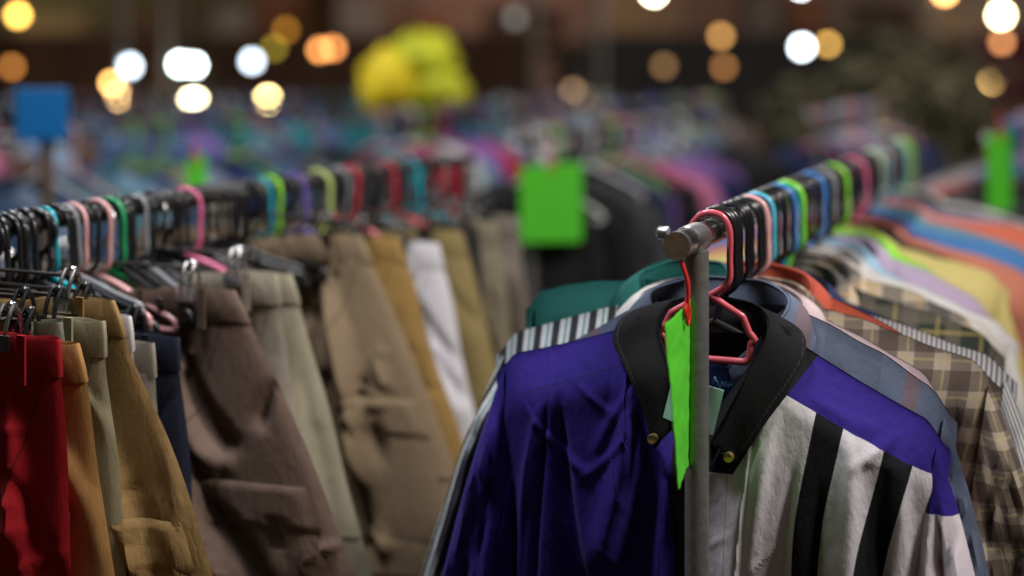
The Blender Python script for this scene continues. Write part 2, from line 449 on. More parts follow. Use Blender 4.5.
rid = [(-.026, -.048, -.204), (-.031, -.042, -.150), (-.050, -.014, -.106), (-.042, .020, -.088), (0, .034, -.083), (.046, .020, -.089), (.064, -.014, -.108), (.046, -.042, -.150), (.014, -.050, -.213)]
otr = [(-.044, -.051, -.226), (-.073, -.044, -.156), (-.098, -.016, -.121), (-.078, .026, -.100), (0, .046, -.106), (.078, .028, -.104), (.100, -.016, -.131), (.073, -.046, -.180), (.037, -.053, -.235)]
hero['collar'] = collar_mesh('hero', rid, otr, 5, 12, 14, .045, .0022, .0018, True)
h = empty('shirt', A.at(.074), -ANG - R(0))
link('body', hero['body'], HM, h)
for k_ in ('sleeveL', 'sleeveR'): link('sleeve', hero[k_], HS, h)
cl = link('collar', hero['collar'], CBL, h)
BRASS = plain('brass_button', (.55, .42, .16), .3, .8, .2, 60)
for bx, bz in ((-.043, -.214), (.034, -.224)):
    mb = MB().tube([(bx, -.052, bz), (bx, -.059, bz), (bx, -.061, bz), (bx, -.0595, bz)], .0052, 18, taper=[.8, 1, .85, .4])
    link('button', mb.mesh('button'), BRASS, cl)
lin = MB()
for j in range(13):
    for i in range(21):
        a = -1 + 2 * i / 20; d = j / 12
        lin.v.append((.004 + a * (.080 + .0 * d), .030 - .034 * a * a - .012 * d, -.092 - .004 * abs(a) * 3 - .17 * d)); lin.uv.append((a * .08, -d * .17))
for j in range(12):
    for i in range(20): k_ = j * 21 + i; lin.f.append([k_, k_ + 1, k_ + 22, k_ + 21])
lining = link('neck_lining', lin.mesh('lining'), BLK, h); sd = lining.modifiers.new('s', 'SOLIDIFY'); sd.thickness = .002
# neck label with a woven squiggle
NL = fabric('navy_label_cloth', (.010, .022, .10), rough=.7, wrinkle=.2)
def patch(name, c, hx, hz, mat, parent, ry=0, bow=.004, th=.0008, rz=0.0):
    m = MB(); n = 12
    for side in (0, 1):
        for j in range(5):
            for i in range(n + 1):
                a = -1 + 2 * i / n; b = -1 + 2 * j / 4
                x, z = a * hx, b * hz
                X = x * math.cos(ry) - z * math.sin(ry); Z = x * math.sin(ry) + z * math.cos(ry)
                m.v.append((c[0] + X * math.cos(rz), c[1] + bow * a * a + side * th + X * math.sin(rz) + .002 * nz(a, b, 3), c[2] + Z)); m.uv.append((x, z))
    k = (n + 1)
    for s_ in (0, 1):
        for j in range(4):
            for i in range(n):
                q = s_ * 5 * k + j * k + i; m.f.append([q, q + 1, q + k + 1, q + k])
    for i in range(n):
        m.f.append([i, i + 1, 5 * k + i + 1, 5 * k + i]); q = 4 * k + i; m.f.append([q, q + 1, 5 * k + q + 1, 5 * k + q])
    for j in range(4):
        for i in (0, n): q = j * k + i; m.f.append([q, q + k, 5 * k + q + k, 5 * k + q])
    return link(name, m.mesh(name), mat, parent)
lb = patch('neck_label', (.022, .008, -.168), .030, .017, NL, h, R(-3), .003)
WSQ = fabric('label_thread', (.12, .30, .50), rough=.6)
pts = []
for i in range(60):
    t = i / 59; x = .002 + .040 * t
    pts.append((x, .0056 + .003 * ((x - .022) / .03) ** 2, -.168 + .006 * math.sin(t * 26) * (.5 + .5 * math.cos(t * 9)) + .002 * math.sin(t * 60)))
link('stitched_script', MB().tube(pts, .0006, 5).mesh('script'), WSQ, lb)
tag(h, 'purple shirt with black collar and black striped white side, behind the front steel post', 'shirt', 'shirts on the front rack')

# pale mint ticket tucked in its collar
tk = empty('price_ticket', A.at(.074), -ANG)
MINT = plain('mint_paper', (.42, .76, .62), .7, 0, .06, 10)
patch('ticket_paper', (-.002, -.060, -.176), .026, .023, MINT, tk, R(-14), .004)
ring = [(-.014 + .006 * math.cos(a), -.0618, -.166 + .0085 * math.sin(a)) for a in [R(60 + i * 20) for i in range(14)]]
link('written_mark', MB().tube(ring, .0007, 5).mesh('mark'), plain('ink', (.02, .03, .04), .6), tk)
tag(tk, 'pale mint paper ticket tucked in the collar of the purple shirt', 'price ticket')

def hang(r, u, kind, colname, label, group=None, yaw=0, v=0, dz=0, name='hanger'):
    global HCACHE
    me = HC[kind]
    o = link(name, me, PLA[colname], None, r.at(u, v, dz), -ANG + yaw)
    k_ = random.uniform(.90, 1.06) if kind != 'trap' else 1
    if r is A and kind != 'trap': k_ = random.uniform(.98, 1.07)
    o.scale = (k_ * (random.uniform(.8, 1.1) if kind == 'small' else .88 if r is A else 1), random.uniform(.75, 1.0), k_)
    if kind != 'trap': o.rotation_euler[1] = R(random.uniform(-6, 6) if kind == 'small' else 0 if (r is A and u < .5) else random.uniform(-2, 2))
    return tag(o, label, 'hanger', group)
HC = {'trap': hanger_mesh('trap', 'trap'), 'plastic': hanger_mesh('plastic', 'plastic'), 'small': hanger_mesh('small', 'plastic')}
hg = hang(A, .047, 'trap', 'rose pink', 'small rose pink hanger with the purple shirt, first on the front rail', 'hangers on the front rail', yaw=R(0))
hg.location = A.at(.066, .003, .001)

# ---------------------------------------------------------------- shirts on rack A
V0 = dict(w=.25)
variants = {}
def variant(key, **kw):
    if key not in variants: variants[key] = shirt_meshes(key, **kw)
    return variants[key]
def put_shirt(r, u, ms, mat, label, group, collar=None, yaw=0, v=0, dz=0, cat='shirt', name='shirt', tilt=0.):
    t = empty(name, r.at(u, v, dz), -ANG + yaw); t.rotation_euler[1] = tilt
    link('body', ms['body'], mat, t)
    for k_ in ('sleeveL', 'sleeveR'): link('sleeve', ms[k_], mat, t)
    if 'collar' in ms: link('collar', ms['collar'], collar or mat, t)
    return tag(t, label, cat, group)

F = fabric
MA = {
 'greyblue': F('greyblue', (.10, .125, .19), 'stripe2', (.085, .105, .16), (.15, .11, .13), freq=9, wrinkle=.4),
 'whiteblk': F('whiteblk', (.50, .52, .54), 'stripe2', (.02, .025, .03), (.06, .22, .25), freq=45, duty=.42),
 'green': F('darkgreen', (.004, .085, .075)),
 'cream': F('cream', (.55, .50, .46)),
 'pinkish': F('pinkwhite', (.50, .38, .40)),
 'bplaid': F('brownplaid', (.34, .28, .22), 'plaid', (.035, .020, .016), (.40, .33, .15), freq=27, duty=.55),
 'rust': F('rust', (.38, .065, .035)),
 'fine': F('finestripe', (.46, .46, .46), 'stripe', (.10, .10, .12), freq=190, duty=.4),
 'dplaid': F('darkplaid', (.018, .024, .018), 'plaid', (.12, .10, .075), (.42, .33, .10), freq=20, duty=.35),
 'tanplaid': F('tanplaid', (.44, .36, .26), 'plaid', (.03, .035, .05), (.5, .3, .1), freq=18, duty=.45),
 'olive': F('olivegrey', (.17, .17, .11)),
 'lime': F('limecloth', (.25, .62, .04)),
 'yellow': F('yellowcloth', (.52, .43, .16)),
 'lav': F('lavender', (.38, .30, .42)),
 'white': F('whitecloth', (.50, .49, .48)),
 'salmon': F('salmon', (.48, .17, .11)),
 'coral': F('coral', (.60, .14, .08)),
 'blue': F('bluecloth', (.06, .18, .42)),
 'tealgrey': F('tealgrey', (.12, .26, .32)),
 'lilac': F('lilacgrey', (.30, .28, .38)),
 'maroon': F('maroon', (.13, .03, .05)),
 'navy': F('navycloth', (.012, .02, .07)),
 'sky': F('skycloth', (.28, .45, .60)),
 'blackc': F('blackcloth', (.012, .012, .014)),
 'darkgrey': F('darkgrey', (.05, .05, .055)),
 'brownc': F('browncloth', (.09, .05, .035)),
 'pinkc': F('pinkcloth', (.60, .18, .32)),
 'purplec': F('purplecloth', (.20, .10, .34)),
 'tealc': F('tealcloth', (.02, .22, .26)),
 'redc': F('redcloth', (.38, .02, .03)),
 'denim': F('denimcloth', (.06, .11, .20), weave=.5),
 'paledenim': F('paledenim', (.22, .30, .42), weave=.5),
 'beigec': F('beigecloth', (.38, .32, .25)),
}
GA = 'shirts on the front rack'; GHA = 'hangers on the front rail'
# (u, half width, tip height, seed, material, short description, hanger colour, yaw, collar mat)
SA = [
 (.116, .238, -.150, 11, 'greyblue', 'grey blue denim shirt just behind the purple shirt', 'black', 0, None),
 (.152, .250, -.158, 12, 'whiteblk', 'white shirt with black stripes peeking out left of the purple shirt', 'black', -2, 'white'),
 (.180, .190, -.165, 13, 'green', 'dark green shirt standing higher than its neighbours behind the striped shirt', 'black', 0, None),
 (.196, .218, -.172, 14, 'pinkish', 'pinkish white shirt in front of the brown plaid shirt', 'black', 1, None),
 (.220, .272, -.157, 15, 'bplaid', 'cream and brown plaid shirt with broad checks', 'black', 2, None),
 (.244, .205, -.150, 16, 'rust', 'rust red shirt between the brown plaid and the pinstriped shirts', 'pale pink', -1, None),
 (.285, .285, -.163, 17, 'fine', 'white shirt with fine black pinstripes', 'sky blue', 1, None),
 (.31, .22, -.168, 18, 'olive', 'olive grey shirt tucked behind the pinstriped shirt', 'black', 0, None),
 (.36, .235, -.168, 19, 'navy', 'navy shirt in front of the dark plaid shirt', 'black', -2, None),
 (.43, .268, -.160, 20, 'dplaid', 'dark plaid shirt with thin yellow lines', 'green', 2, 'tanplaid'),
 (.49, .230, -.165, 21, 'tanplaid', 'tan and navy checked shirt behind the dark plaid shirt', 'black', 0, None),
 (.55, .260, -.165, 22, 'cream', 'cream shirt behind the two plaid shirts', 'black', 1, None),
 (.61, .278, -.170, 23, 'white', 'plain white shirt with rounded shoulder', 'blue', 0, None),
 (.67, .220, -.182, 24, 'sky', 'pale sky blue shirt behind the plain white shirt', 'black', -2, None),
 (.73, .225, -.180, 25, 'lav', 'lavender shirt just in front of the yellow shirt', 'black', 0, None),
 (.79, .150, -.150, 26, 'lime', 'lime green top showing only at its neck beside the yellow shirt', 'lime green', 2, None),
 (.84, .245, -.150, 27, 'yellow', 'pale yellow shirt halfway along the front rack', 'black', 0, None),
 (.91, .230, -.168, 28, 'blackc', 'black shirt behind the pale yellow shirt', 'black', 0, None),
 (.97, .285, -.160, 29, 'salmon', 'salmon pink shirt whose shoulder shows beyond the yellow shirt', 'hot pink', 1, None),
 (1.04, .25, -.165, 30, 'maroon', 'maroon shirt behind the salmon shirt', 'black', 0, None),
 (1.12, .320, -.155, 31, 'blue', 'bright blue wide shouldered shirt near the far end of the front rack', 'black', 0, None),
 (1.20, .26, -.16, 32, 'tealgrey', 'teal grey shirt next to the bright blue shirt', 'yellow green', 0, None),
 (1.28, .340, -.150, 33, 'coral', 'coral shirt with broad shoulders beyond the blue shirt', 'pale pink', 0, None),
 (1.38, .330, -.142, 34, 'lilac', 'lilac grey shirt beyond the coral shirt', 'black', 0, None),
 (1.48, .250, -.150, 35, 'darkgrey', 'dark grey shirt next to last on the front rack', 'teal', 0, None),
 (1.58, .260, -.145, 36, 'white', 'white shirt, last one on the front rack', 'lime green', 0, None),
]
for (u, w, zt, sd, mk, desc, hc, yw, cm) in SA:
    hi = u < .5
    if mk != 'green': zt -= .006
    ms = shirt_meshes('s%d' % sd, w=w, zt=zt, zn={'green': -.082, 'greyblue': -.090, 'whiteblk': -.098, 'pinkish': -.105, 'bplaid': -.104, 'rust': -.092}.get(mk, -.112), nw=.050 if mk == 'green' else .072, lift={'green': (.058, -.10), 'greyblue': (-.035, -.020), 'whiteblk': (.004, -.050)}.get(mk, (0, 0)), seed=sd, nx=70 if hi else 40, nt=70 if hi else 34, T=.022 if u < .5 else .03,
                      amp=.030, sl=.36, sout=.05 if mk == 'whiteblk' else .085 if mk in ('bplaid', 'fine', 'dplaid') else .06, sout_l=(.115 if mk == 'whiteblk' else -.02), vd=.06, L=.70)
    put_shirt(A, u, ms, MA[mk], desc, GA, MA[cm] if cm else None, R(yw), v=-.055 if mk == 'green' else -.024 if mk == 'whiteblk' else 0, tilt=R(random.uniform(-2.5, 2.5)) if u > .3 else 0)
    hang(A, u, 'plastic', hc, '%s hanger holding the %s' % (hc, ' '.join(desc.split()[:5])), GHA, R(yw + random.uniform(-5, 5)), v=random.uniform(-.003, .003))
# extra hooks between them carry thin tops
extra = [(.092, 'black'), (.104, 'black'), (.116, 'black'), (.166, 'black'), (.212, 'black'), (.245, 'black'), (.29, 'green'), (.335, 'black'), (.385, 'black'), (.405, 'blue'), (.46, 'lime green'), (.52, 'black'), (.58, 'black'),
         (.64, 'black'), (.70, 'grey'), (.76, 'black'), (.86, 'black'), (.93, 'black'), (1.0, 'black'), (1.08, 'black'), (1.16, 'grey'), (1.24, 'teal'), (1.33, 'black'), (1.43, 'grey'), (1.53, 'yellow green')]
ORD = ['first', 'second', 'third', 'fourth', 'fifth', 'sixth', 'seventh', 'eighth', 'ninth', 'tenth', 'eleventh', 'twelfth', 'thirteenth', 'fourteenth', 'fifteenth', 'sixteenth', 'seventeenth', 'eighteenth', 'nineteenth', 'twentieth',
       'twenty-first', 'twenty-second', 'twenty-third', 'twenty-fourth', 'twenty-fifth', 'twenty-sixth']
ORD += ['twenty-' + x for x in ('seventh', 'eighth', 'ninth')] + ['thirtieth'] + ['thirty-' + x for x in ORD[:9]] + ['fortieth'] + ['forty-' + x for x in ORD[:9]]
cnt = {}
for u, hc in extra:
    cnt[hc] = cnt.get(hc, 0) + 1
    hang(A, u, 'plastic', hc, 'spare %s hanger, %s spare one of that colour along the front rail' % (hc, ORD[cnt[hc] - 1]), GHA, R(random.uniform(-6, 6)))
rack(A, 1.75, 'steel pipe rack in front, with shirts and a lime card on its post')

# lime card on red cord, at the front post
def price_card(name, x, y, ztop, hx, hz, label, mat=LIME, rz=0., string=.03, strmat=REDP, fold=0., taper=0.):
    t = empty(name, (x, y, ztop), rz)
    cm = MB(); na, nb = 16, 36
    for side in (0, 1):
        for j in range(nb + 1):
            b = j / nb; tw = fold * b
            for i in range(na + 1):
                a = -1 + 2 * i / na; x = a * hx * (1 - taper * b)
                y = .004 * a * a * (1 - b) + .0012 * nz(a * 2, b * 6, hx * 90) + .0008 * (ridge(a * 3, b * 9, hz * 40) - .3) + side * .0006
                cm.v.append((x * math.cos(tw) - y * math.sin(tw), x * math.sin(tw) + y * math.cos(tw), -string - 2 * hz * b + (.004 * a if j == 0 else 0) + .002 * a)); cm.uv.append((x, b))
    kk = na + 1; NN = kk * (nb + 1)
    for sd_ in (0, 1):
        for j in range(nb):
            for i in range(na): q_ = sd_ * NN + j * kk + i; cm.f.append([q_, q_ + 1, q_ + kk + 1, q_ + kk])
    for i in range(na):
        for q_ in (i, nb * kk + i): cm.f.append([q_, q_ + 1, NN + q_ + 1, NN + q_])
    for j in range(nb):
        for i in (0, na): q_ = j * kk + i; cm.f.append([q_, q_ + kk, NN + q_ + kk, NN + q_])
    link('card', cm.mesh('card'), mat, t)
    link('cord', MB().tube(cat([(-.004, .002, 0), (-.002, -.004, -string * .5), (0, -.003, -string - .006)], 5), .0022, 8).mesh('cord'), strmat, t)
    link('clip', MB().tube(cat([(0, -.002, -string + .008), (.006, -.004, -string - .004), (.001, -.0035, -string - .016), (-.005, -.003, -string - .004), (0, -.002, -string + .008)], 4), .0016, 6).mesh('clip'), strmat, t)
    return tag(t, label, 'price card', 'lime price cards')
# nearly edge-on to the camera
p = A.at(-.040, .005)
c1 = price_card('price_card', p[0], p[1], 1.516, .056, .079, 'long lime green card on red cord hanging against the front steel post', rz=R(69), string=.045, fold=R(7), taper=.30)

# ---------------------------------------------------------------- trousers on rack B
def pants_meshes(key, w=.195, flare=.02, top=-.107, L=.9, seed=1, T=.028, amp=.018, nx=60, nt=60, band_h=.036, pockets=True, drop=.02):
    flare *= 1.2; amp *= 1.35
    crotch = .27
    PF = {}
    for side in (-1, 1):
        r = random.Random(seed * 11 + side); Lf = []
        for i in range(5):      # fans out from each clip
            for sx in (-1, 1):
                x0 = sx * w * r.uniform(.45, .8); z0 = top - r.uniform(.03, .08); a = r.uniform(-.5, .75) * sx; ln = r.uniform(.14, .34)
                Lf.append(mkfold(x0, z0, x0 + math.sin(a) * ln, z0 - math.cos(a) * ln, r.uniform(.007, .018), amp * r.uniform(.4, 1.0) * r.choice((1, 1, -1)), r.uniform(-.02, .02)))
        for i in range(7):      # long creases down the leg
            sx = r.choice((-1, 1)); x0 = sx * (w + flare * .5) * r.uniform(.15, .95); z0 = top - r.uniform(.08, .25)
            Lf.append(mkfold(x0, z0, x0 + sx * flare * .5 + r.uniform(-.05, .05), z0 - r.uniform(.15, .35), r.uniform(.007, .02), amp * r.uniform(.4, .9) * r.choice((1, -1)), r.uniform(-.02, .02)))
        for i in range(34):     # small crumples
            x0 = r.uniform(-1, 1) * (w + flare); z0 = top - r.uniform(.05, .5); a = r.uniform(-1.2, 1.2); ln = r.uniform(.03, .09)
            Lf.append(mkfold(x0, z0, x0 + math.sin(a) * ln, z0 - math.cos(a) * ln, r.uniform(.006, .010), amp * r.uniform(.18, .45) * r.choice((1, -1)), r.uniform(-.008, .008)))
        PF[side] = Lf
    def hw(d): return w + flare * min(1.3, (d / .33)) ** .95
    def shape(side, s, d, z0):
        x = s * (hw(d) + .010 * nz(d * 7, seed * 1.7, s * .4) * sm(d / .06)); z = z0 - d
        edge = max(0, 1 - abs(s) ** 5) ** .5
        g = sm(d / .12)
        wx = x + .015 * nz(x * 6, z * 6, seed)
        y = side * (T * (.5 + .5 * sm(d / .2)) + .002) * edge + (side * (.3 + .7 * g) * fold_sum(x, z, PF[side]) + amp * .35 * g * nz(x * 5, z * 3, seed + side)) * edge
        if side < 0: y = min(y, -.002 * edge)
        else: y = max(y, .002 * edge)
        # shallow dip of the waist between the two clips
        z -= drop * (1 - sm(d / .2)) * max(0, 1 - (abs(s) - .0) ** 2 / .36) * .5
        return (x, y, z)
    out = {}
    m = MB()
    for side in (-1, 1):
        base = len(m.v)
        for j in range(nt + 1):
            d = band_h - .004 + (crotch - band_h + .05) * j / nt
            for i in range(nx + 1):
                s = -1 + 2 * i / nx
                p = shape(side, s, d, top)
                m.v.append(p); m.uv.append((p[0], p[2] - top))
        for j in range(nt):
            for i in range(nx):
                a = base + j * (nx + 1) + i; m.f.append([a, a + 1, a + nx + 2, a + nx + 1])
    out['seat'] = m.mesh(key + '_hips')
    for sx in (-1, 1):
        q = MB()
        for side in (-1, 1):
            base = len(q.v)
            for j in range(nt + 1):
                d = crotch - .01 + (L - crotch) * j / nt
                for i in range(nx // 2 + 1):
                    a = i / (nx // 2)
                    s = sx * (.01 + .99 * a)
                    x, y, z = shape(side, s, min(d, crotch + .04) if False else d, top)
                    e = math.sqrt(max(0, 1 - (2 * a - 1) ** 6)) if d > crotch + .02 else (math.sqrt(max(0, 1 - max(0, (2 * a - 1)) ** 6)))
                    q.v.append((x, y * (.35 + .65 * e) - .0015 * side * 0, z)); q.uv.append((x, z - top))
            for j in range(nt):
                for i in range(nx // 2):
                    a = base + j * (nx // 2 + 1) + i; q.f.append([a, a + 1, a + nx // 2 + 2, a + nx // 2 + 1])
        out['leg' + ('L' if sx < 0 else 'R')] = q.mesh(key + '_leg')
    # waistband: closed band, open at the top, with thickness
    b = MB(); n = 96
    rows = [(0, 0), (.0012, .0022), (band_h * .5, .0030), (band_h - .003, .0026), (band_h + .001, .0008)]
    prof = [(band_h + .001, 0.0002), (band_h - .001, .0012), (band_h * .5, .0014), (.0015, .0012), (0, .0004), (.002, -.0010), (band_h, -.0018)]
    for (d, off) in prof:
        for k in range(n):
            a = 2 * math.pi * k / n
            s = math.copysign(min(1, abs(math.cos(a)) ** .55), math.cos(a)); side = -1 if math.sin(a) <= 0 else 1
            x, y, z = shape(side, s, d, top)
            tb = T * .55 * (1 - abs(s) ** 4) ** .5 + .002
            y = side * tb + .004 * nz(s * 4, side, seed)
            nn = Vector((s * .5, side * (1 - abs(s) ** 3), 0)).normalized() if abs(s) < .999 else Vector((s, 0, 0))
            b.v.append((x + nn.x * off, y + nn.y * off, z + .0025 * nz(s * 7, side * 2, seed + 2))); b.uv.append((x, z - top))
    for j in range(len(prof) - 1):
        for k in range(n):
            k2 = (k + 1) % n; b.f.append([j * n + k, j * n + k2, (j + 1) * n + k2, (j + 1) * n + k])
    out['waistband'] = b.mesh(key + '_band')
    # belt loops
    loops = []
    for s in (-.82, -.38, .38, .82):
        x, y, z = shape(-1, s, .0, top); lz = z
        yy = -(T * .55 * (1 - abs(s) ** 4) ** .5 + .002)
        l = MB().box((x, yy - .0050, lz - band_h * .5 - .003), (.0050, .0014, band_h * .5 + .006))
        loops.append(l.mesh(key + '_loop', False))
    out['loops'] = loops
    if pockets:
        # stitched pocket flap on the outer thigh (cargo) as a curved patch
        for nm, s0, s1, d0, d1 in (('pocket', .42, .93, .235, .40), ('pocket_flap', .40, .95, .215, .265)):
            f = MB(); a_, b_ = 14, 10; off = .002 if nm == 'pocket' else .0042
            for j in range(b_ + 1):
                for i in range(a_ + 1):
                    s = lerp(s0, s1, i / a_); d = lerp(d0, d1, j / b_)
                    x, y, z = shape(-1, s, d, top)
                    rim = min(i, a_ - i, j, b_ - j)
                    f.v.append((x, y - (off if rim > 0 else off * .25), z)); f.uv.append((x, z - top))
            for j in range(b_):
                for i in range(a_):
                    a = j * (a_ + 1) + i; f.f.append([a, a + 1, a + a_ + 2, a + a_ + 1])
            out[nm] = f.mesh(key + '_' + nm)
    return out

def trouser_mat(name, col, **k):
    def fn(nt, U, V):
        dark = tuple(c * .45 for c in col); worn = tuple(min(1, c * 1.35 + .02) for c in col)
        aU = math_n(nt, 'ABSOLUTE', U)
        # slanted hand pocket seam, fly seam, side seam, hem line of stitching
        slant = math_n(nt, 'ADD', math_n(nt, 'SUBTRACT', aU, .150), math_n(nt, 'MULTIPLY', V, -.30))
        s1 = math_n(nt, 'MULTIPLY', band(nt, slant, .040, .0425), band(nt, V, -.17, -.036))
        s2 = math_n(nt, 'MULTIPLY', band(nt, aU, 0, .0016), band(nt, V, -.27, -.036))
        s3 = band(nt, V, -.0465, -.0445)
        st = math_n(nt, 'GREATER_THAN', math_n(nt, 'SINE', math_n(nt, 'MULTIPLY', U, 1500)), 0)
        line = math_n(nt, 'MAXIMUM', s1, s2)
        c = mix_n(nt, math_n(nt, 'MULTIPLY', line, .8), col, dark)
        c = mix_n(nt, math_n(nt, 'MULTIPLY', math_n(nt, 'MULTIPLY', s3, st), .5), c, worn)
        return c
    return fabric(name, col, 'fn', fn=fn, **k)

PB = [
 # key, edge px, drop below eye, half width, flare, colour, type, label
 ('red', 58, .264, .195, .018, (.33, .004, .010), 'pants', 'bright red trousers, nearest on the trouser rack'),
 ('camel', 95, .273, .195, .060, (.42, .215, .070), 'pants', 'orange camel cotton trousers right behind the red ones'),
 ('olive grey', 78, .256, .165, .020, (.17, .17, .125), 'pants', 'olive grey trousers showing only a waistband above the camel ones'),
 ('pale khaki', 108, .259, .190, .030, (.33, .30, .19), 'pants', 'pale khaki trousers with a flat pressed waistband behind the camel ones'),
 ('gold tan', 105, .243, .180, .125, (.30, .185, .070), 'cargo', 'golden tan cargo shorts with a flared cuffed leg'),
 ('white denim', 134, .261, .190, .050, (.62, .60, .60), 'pants', 'white denim trousers with a pale blue inner waistband'),
 ('stone', 157, .296, .190, .020, (.30, .27, .22), 'pants', 'stone grey trousers in a narrow strip before the navy ones'),
 ('navy', 182, .298, .190, .020, (.018, .022, .045), 'pants', 'navy blue trousers beside the brown cargo shorts'),
 ('brown', 236, .262, .190, .145, (.150, .098, .075), 'cargo', 'greyish brown crumpled cargo shorts hung on chrome clips'),
 ('beige', 284, .258, .185, .060, (.36, .31, .24), 'cargo', 'light beige cargo shorts behind the brown ones'),
 ('sage', 298, .262, .185, .090, (.33, .30, .21), 'pants', 'pale sage trousers in a narrow strip behind the beige ones'),
 ('khaki brown', 372, .236, .180, .130, (.23, .165, .100), 'cargo', 'wide khaki brown cargo shorts in the middle of the trouser rack'),
 ('ochre', 402, .250, .185, .100, (.28, .17, .05), 'pants', 'ochre trousers between the khaki brown shorts and the white ones'),
 ('white', 440, .272, .190, .065, (.62, .60, .64), 'pants', 'white trousers with bright leg towards the far end'),
 ('mustard', 462, .262, .190, .075, (.24, .18, .07), 'pants', 'mustard olive trousers just behind the white ones'),
 ('black', 478, .262, .190, .030, (.02, .02, .02), 'pants', 'black trousers in front of the olive khaki ones'),
 ('olive khaki', 500, .262, .190, .045, (.21, .18, .12), 'pants', 'olive khaki trousers near the far end of the trouser rack'),
 ('taupe', 520, .262, .190, .03, (.17, .145, .12), 'pants', 'taupe trousers, last on the trouser rack'),
]
def clip_hanger(r, u, half, top, yaw, label, hookmat):
    t = empty('clip_hanger', r.at(u), -ANG + yaw); cm_ = MET if hookmat is MET else PLA['black']
    m = MB()
    hook = [(-.026, 0, -.022), (-.022, 0, -.004), (-.008, 0, .0035), (.008, 0, .003), (.020, 0, -.008), (.022, 0, -.024), (.010, 0, -.040), (0, 0, -.050), (0, 0, top + .03)]
    link('hook', m.tube(cat(hook, 6), .0026 if hookmat is MET else .0038, 10).mesh('hook'), hookmat, t)
    link('bar', MB().tube([(-half - .006, 0, top + .022), (0, 0, top + .024), (half + .006, 0, top + .022)], .0022, 10).mesh('bar'), DRAIL, t)
    for sx in (-1, 1):
        x = sx * half
        c = MB()
        for q_ in (-.006, .006): c.tube(cat([(x + q_, -.003, top + .030), (x + q_, -.011, top + .018), (x + q_, -.015, top + .004), (x + q_, -.0145, top - .010)], 4), .0019, 8, flat=1.5)
        c.box((x, -.0155, top - .006), (.012, .0016, .008)); c.box((x, .0155, top - .006), (.012, .0016, .008))
        c.tube(cat([(x, .003, top + .030), (x, .012, top + .016), (x, .015, top - .008)], 4), .0022, 8)
        c.ball((x, 0, top + .027), .0062, 12)
        cp = link('clip', c.mesh('clip'), cm_, t)
    return tag(t, label, 'clip hanger', 'clip hangers on the trouser rail')
GB = 'trousers and shorts on the trouser rack'
seed = 50
for (nm, e, drop_, w, fl, colr, ty, lab) in PB:
    seed += 1
    D = 1.37 * 1042 / (1100 - e)
    if nm == 'olive grey': D = 1.405
    if nm == 'gold tan': D = 1.468
    if nm == 'camel': D = 1.395
    Yc = D + .382 * w; u = (Yc - .9) / .924
    if nm == 'olive grey': u = (1.405 + .382 * .195 - .9) / .924
    top = (1.70 - drop_) - B.z
    ms = pants_meshes('p_' + nm.replace(' ', '_'), w=w, flare=fl, top=top, L=.46 if ty == 'cargo' else .95, seed=seed, amp=.012 if nm == 'gold tan' else .028 if ty == 'cargo' else .015 if u > .85 else .009, T=.012 if u < .85 else .018 if u < 1.2 else .026,
                      pockets=ty == 'cargo', nx=88 if u < 1.1 else 56, nt=64 if u < 1.1 else 40)
    yaw = R(random.uniform(-2, 2)) if u > .85 else 0
    mat = trouser_mat('cloth_' + nm.replace(' ', '_'), colr, wrinkle=.6 if ty == 'cargo' else .45, weave=.6)
    t = empty('cargo_shorts' if ty == 'cargo' else 'trousers', B.at(u), -ANG + yaw)
    st = link('hips', ms['seat'], mat, t)
    for k_ in ('legL', 'legR'): link('leg', ms[k_], mat, t)
    wb = link('waistband', ms['waistband'], mat, t)
    for l in ms['loops']: link('belt_loop', l, mat, wb)
    if ty == 'cargo':
        pk = link('pocket', ms['pocket'], mat, t); link('pocket_flap', ms['pocket_flap'], mat, t)
    tag(t, lab, 'shorts' if ty == 'cargo' else 'trousers', GB)
    hk = MET if nm in ('red', 'brown', 'gold tan', 'beige') else PLA['black']
    clip_hanger(B, u, .55 * w + .03, top, yaw, 'hanger with chrome clips gripping the %s %s' % (nm, 'shorts' if ty == 'cargo' else 'trousers'), hk)

# plastic hangers crowding the same rail
EB = [(-14, 'black'), (-4, 'black'), (6, 'black'), (16, 'black'), (27, 'black'), (44, 'teal'), (58, 'black'), (66, 'grey'), (74, 'pale pink'), (86, 'black'), (97, 'pale pink'), (107, 'green'), (118, 'black'), (128, 'black'), (137, 'grey'), (146, 'black'), (154, 'black'),
      (163, 'black'), (171, 'black'), (187, 'hot pink'), (198, 'black'), (208, 'black'), (216, 'black'), (226, 'black'), (236, 'black'), (246, 'black'), (260, 'teal'), (270, 'lime green'), (281, 'black'), (294, 'purple'), (304, 'black'), (318, 'yellow green'),
      (330, 'black'), (338, 'grey'), (350, 'red'), (360, 'black'), (370, 'black'), (384, 'red'), (396, 'black'), (408, 'teal'), (418, 'black'), (428, 'black'), (437, 'grey'), (446, 'black')]
EB += [(x, 'black') for x in (0, 11, 22, 33, 52, 81, 113, 123, 141, 150, 159, 167, 204, 221, 231, 251)]
EB.sort()
cnt = {}
for px, hc in EB:
    cnt[hc] = cnt.get(hc, 0) + 1
    Y = 1.57 * 1100 / (1100 - px); u = (Y - .9) / .924
    hang(B, u + random.uniform(-.004, .004), 'small', hc, 'empty %s hanger, %s of that colour along the trouser rail' % (hc, ORD[cnt[hc] - 1]), 'empty plastic hangers on the trouser rail', R(random.uniform(-22, 16)))
rack(B, 2.0, 'steel pipe rack of trousers and shorts beside the shirt rack', start=-.045, railmat=DRAIL, rr=.009)

